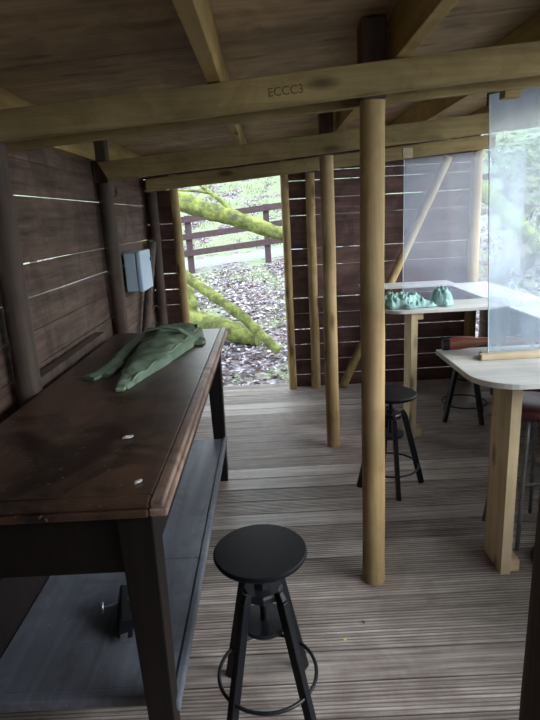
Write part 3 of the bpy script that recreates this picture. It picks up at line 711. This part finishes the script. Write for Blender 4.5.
# mossy fallen wood
def log(name, pts, rad, label, mat=None, wob=0.18, n=18, cat='log', seed=0):
    fine, fr = [], []
    pts = [Vector(p) for p in pts]
    for i in range(len(pts)-1):
        for k in range(14):
            fine.append(pts[i].lerp(pts[i+1], k/14)+Vector((0, 0, 0.02*noise.noise(Vector((i+k/14, seed, 0)))))); fr.append((rad[i]+(rad[i+1]-rad[i])*k/14)*(1+0.15*noise.noise(Vector((i*5+k*0.45, seed, 3)))))
    fine.append(pts[-1]); fr.append(rad[-1])
    bm = B(); tube(bm, fine, fr, 28, wob, seed=seed)
    return tag(smooth_angle(obj(name, bm, mat or M['moss']), 70), label, cat)
L1 = log('fallen_log', [(-4.2, 8.2, 2.9), (-2.3, 7.75, 2.28), (-1.13, 7.5, 1.88), (-0.4, 7.35, 1.62), (0.18, 7.2, 1.40), (1.1, 7.0, 1.02), (2.1, 6.8, 0.25)], [.15, .14, .125, .105, .085, .08, .07], 'thick mossy trunk slanting across the doorway in front of fence', seed=2)
bm = B(); tube(bm, [(-0.40, 7.35, 1.64), (-0.52, 7.42, 1.80), (-0.66, 7.5, 1.92), (-0.80, 7.6, 2.03), (-0.95, 7.65, 2.15)], [.04, .032, .028, .022, .015], 10, 0.15); b_ = obj('side_branch', bm, M['moss'], L1, smooth=True)
bm = B(); tube(bm, [(-0.72, 7.54, 1.97), (-0.9, 7.5, 2.0), (-1.2, 7.55, 2.03)], [.02, .018, .012], 8, 0.15); obj('side_branch', bm, M['moss'], L1, smooth=True)
log('mossy_branch', [(-1.9, 7.4, 1.62), (-1.045, 7.0, 0.92), (-0.373, 6.6, 0.47), (0.06, 6.3, 0.06)], [.06, .064, .066, .055], 'straight mossy branch with its end resting on leaves by the door', cat='branch', seed=5)
log('fallen_log', [(-2.6, 7.8, 0.40), (-1.6, 7.4, 0.36), (-1.07, 7.2, 0.30), (-0.6, 7.0, 0.22), (-0.17, 6.8, 0.13)], [.20, .18, .16, .14, .11], 'low mossy trunk lying on the ground just outside the doorway', seed=9)
log('mossy_stump', [(-1.20, 7.62, 0.0), (-1.19, 7.62, 0.5), (-1.22, 7.62, 0.98)], [.20, .16, .05], 'upright mossy stump beside the left door jamb', cat='stump', seed=11)
log('mossy_branch', [(1.6, 8.6, 2.6), (2.75, 7.0, 1.78), (2.9, 6.0, 1.22), (3.1, 5.2, 0.7)], [.11, .10, .085, .07], 'mossy branch slanting outside the open right side', cat='branch', seed=13)
bm = B(); box(bm, -0.35, -0.22, 5.47, 5.56, gh(-0.3, 5.5)-0.01, gh(-0.3, 5.5)+0.035)
tag(obj('pale_stone', bm, M['white'], bevel=0.01), 'small pale flat stone on leaves outside the doorway', 'stone')

# leaf litter, grass
rnd = random.Random(4)
bm = B()
for _ in range(9000):
    y = 5.3+rnd.random()**1.2*6.4; x = rnd.uniform(-3.2, 2.6)
    z = gh(x, y)+0.006; s = rnd.uniform(0.018, 0.045); a = rnd.uniform(0, 2*PI)
    R = Matrix.Translation((x, y, z+rnd.uniform(0, 0.02))) @ Matrix.Rotation(a, 4, 'Z') @ Matrix.Rotation(rnd.uniform(-0.6, 0.6), 4, 'X') @ Matrix.Rotation(rnd.uniform(-0.5, 0.5), 4, 'Y')
    vs_ = [bm.verts.new(R @ Vector(p)) for p in ((-s, 0, 0), (-s*0.3, -s*0.5, 0.004), (s*0.6, -s*0.35, 0), (s, 0, 0.006), (s*0.5, s*0.4, 0), (-s*0.4, s*0.5, 0.004))]
    bm.faces.new(vs_)
tag(obj('leaf_litter', bm, M['litter']), 'dead brown and pale leaves scattered outside the doorway', 'leaves', kind='stuff')
bm = B()
for _ in range(17000):
    if rnd.random() < 0.75: y = rnd.uniform(15.2, 24); x = rnd.uniform(-6, 13)
    else: y = rnd.uniform(7.2, 11.9); x = rnd.uniform(-2.5, 2.5)
    if noise.noise(Vector((x*0.8, y*0.8, 3))) < -0.02: continue
    z = gh(x, y)-0.01; h = rnd.uniform(0.04, 0.15)*(1 if y > 13 else 0.6); a = rnd.uniform(0, 2*PI); w = 0.02 if y > 13 else 0.01
    lx, ly = rnd.uniform(-.05, .05), rnd.uniform(-.05, .05)
    c, s = math.cos(a)*w, math.sin(a)*w
    bm.faces.new([bm.verts.new(p) for p in ((x-c, y-s, z), (x+c, y+s, z), (x+lx, y+ly, z+h))])
tag(obj('grass', bm, M['grass']), 'short grass growing on the bank and among the leaves', 'grass', kind='stuff')

# shrubs and trees outside the open side
def shrub(name, x, y, h, r, nb, nl, label, cat, group, seed, leafmat, trunk=0.03, low=0.1, ls=0.05, twig=None):
    rr = random.Random(seed); t = thing(name, label, cat, (x, y, gh(x, y)-0.03), 0, group)
    bw_, bl = B(), B(); tips = []
    for k in range(nb):
        a = rr.uniform(0, 2*PI); e = rr.uniform(0.3, 1.0)
        pts = [Vector((0, 0, 0))]; d = Vector((math.cos(a)*0.35, math.sin(a)*0.35, 1))
        segs = 5; R_ = r*e
        for i in range(1, segs+1):
            f = i/segs
            pts.append(Vector((math.cos(a)*R_*f**1.2+rr.uniform(-.06, .06)*h*0.5, math.sin(a)*R_*f**1.2+rr.uniform(-.06, .06)*h*0.5, h*rr.uniform(.85, 1)*f*(1-0.25*e*f))))
        tube(bw_, pts, [trunk*(1-0.85*i/segs) for i in range(segs+1)], 6)
        for i in range(1, segs):
            p = pts[i]; q = p+Vector((rr.uniform(-1, 1), rr.uniform(-1, 1), rr.uniform(-.2, .8)))*r*0.45
            tube(bw_, [p, (p+q)/2+Vector((0, 0, .05)), q], [trunk*0.35, trunk*0.25, trunk*0.1], 4); tips += [(p, q)]
        tips.append((pts[-2], pts[-1]))
    for _ in range(nl):
        p, q = rr.choice(tips); f = rr.random(); c = p.lerp(q, f)+Vector((rr.gauss(0, 1), rr.gauss(0, 1), rr.gauss(0, 1)))*r*0.09
        if c.z < low: continue
        s = ls*rr.uniform(0.6, 1.3)
        R = Matrix.Translation(c) @ Matrix.Rotation(rr.uniform(0, 6.3), 4, 'Z') @ Matrix.Rotation(rr.uniform(-1.2, 1.2), 4, 'X')
        bl.faces.new([bl.verts.new(R @ Vector(p)) for p in ((-s, 0, 0), (0, -s*0.5, 0.004), (s, 0, 0), (0, s*0.5, 0.004))])
    obj('branches', bw_, twig or M['twig'], t); obj('foliage', bl, leafmat, t)
    return t
gl = plain('pale_leaf', srgb(130, 144, 92), 0.6, 0.3, var=0.3, sc=3)
gbr = plain('tan_leaf', srgb(140, 130, 102), 0.7, 0.2, var=0.3, sc=3)
G = 'shrubs beyond the open side'
shrub('twiggy_shrub', 3.35, 7.9, 2.3, 0.8, 16, 700, 'bare pale twiggy shrub close outside the back right corner', 'shrub', G, 1, gbr, 0.012, ls=0.035, twig=M['twig_pale'])
shrub('twiggy_shrub', 4.9, 7.2, 2.0, 0.8, 14, 900, 'pale green shrub just right of the bare twiggy one', 'shrub', G, 2, gl, 0.014, ls=0.04, twig=M['twig_pale'])
shrub('leafy_shrub', 4.6, 9.6, 2.8, 1.3, 14, 2200, 'taller green shrub farther behind the twiggy ones', 'shrub', G, 3, M['leaf'], 0.03, ls=0.06)
shrub('leafy_shrub', 7.9, 9.8, 3.1, 1.6, 14, 2500, 'wide green shrub at far right beyond the counter', 'shrub', G, 4, M['leaf'], 0.03, ls=0.06)
shrub('woodland_tree', 6.0, 18.5, 5.0, 2.2, 14, 3200, 'tree on the grassy bank, left one of the pair', 'tree', 'trees on the bank', 5, gl, 0.10, 0.8, ls=0.08)
shrub('woodland_tree', 11.2, 17.5, 5.2, 2.4, 14, 3200, 'tree on the grassy bank, right one of the pair', 'tree', 'trees on the bank', 6, M['leaf'], 0.10, 0.8, ls=0.08)
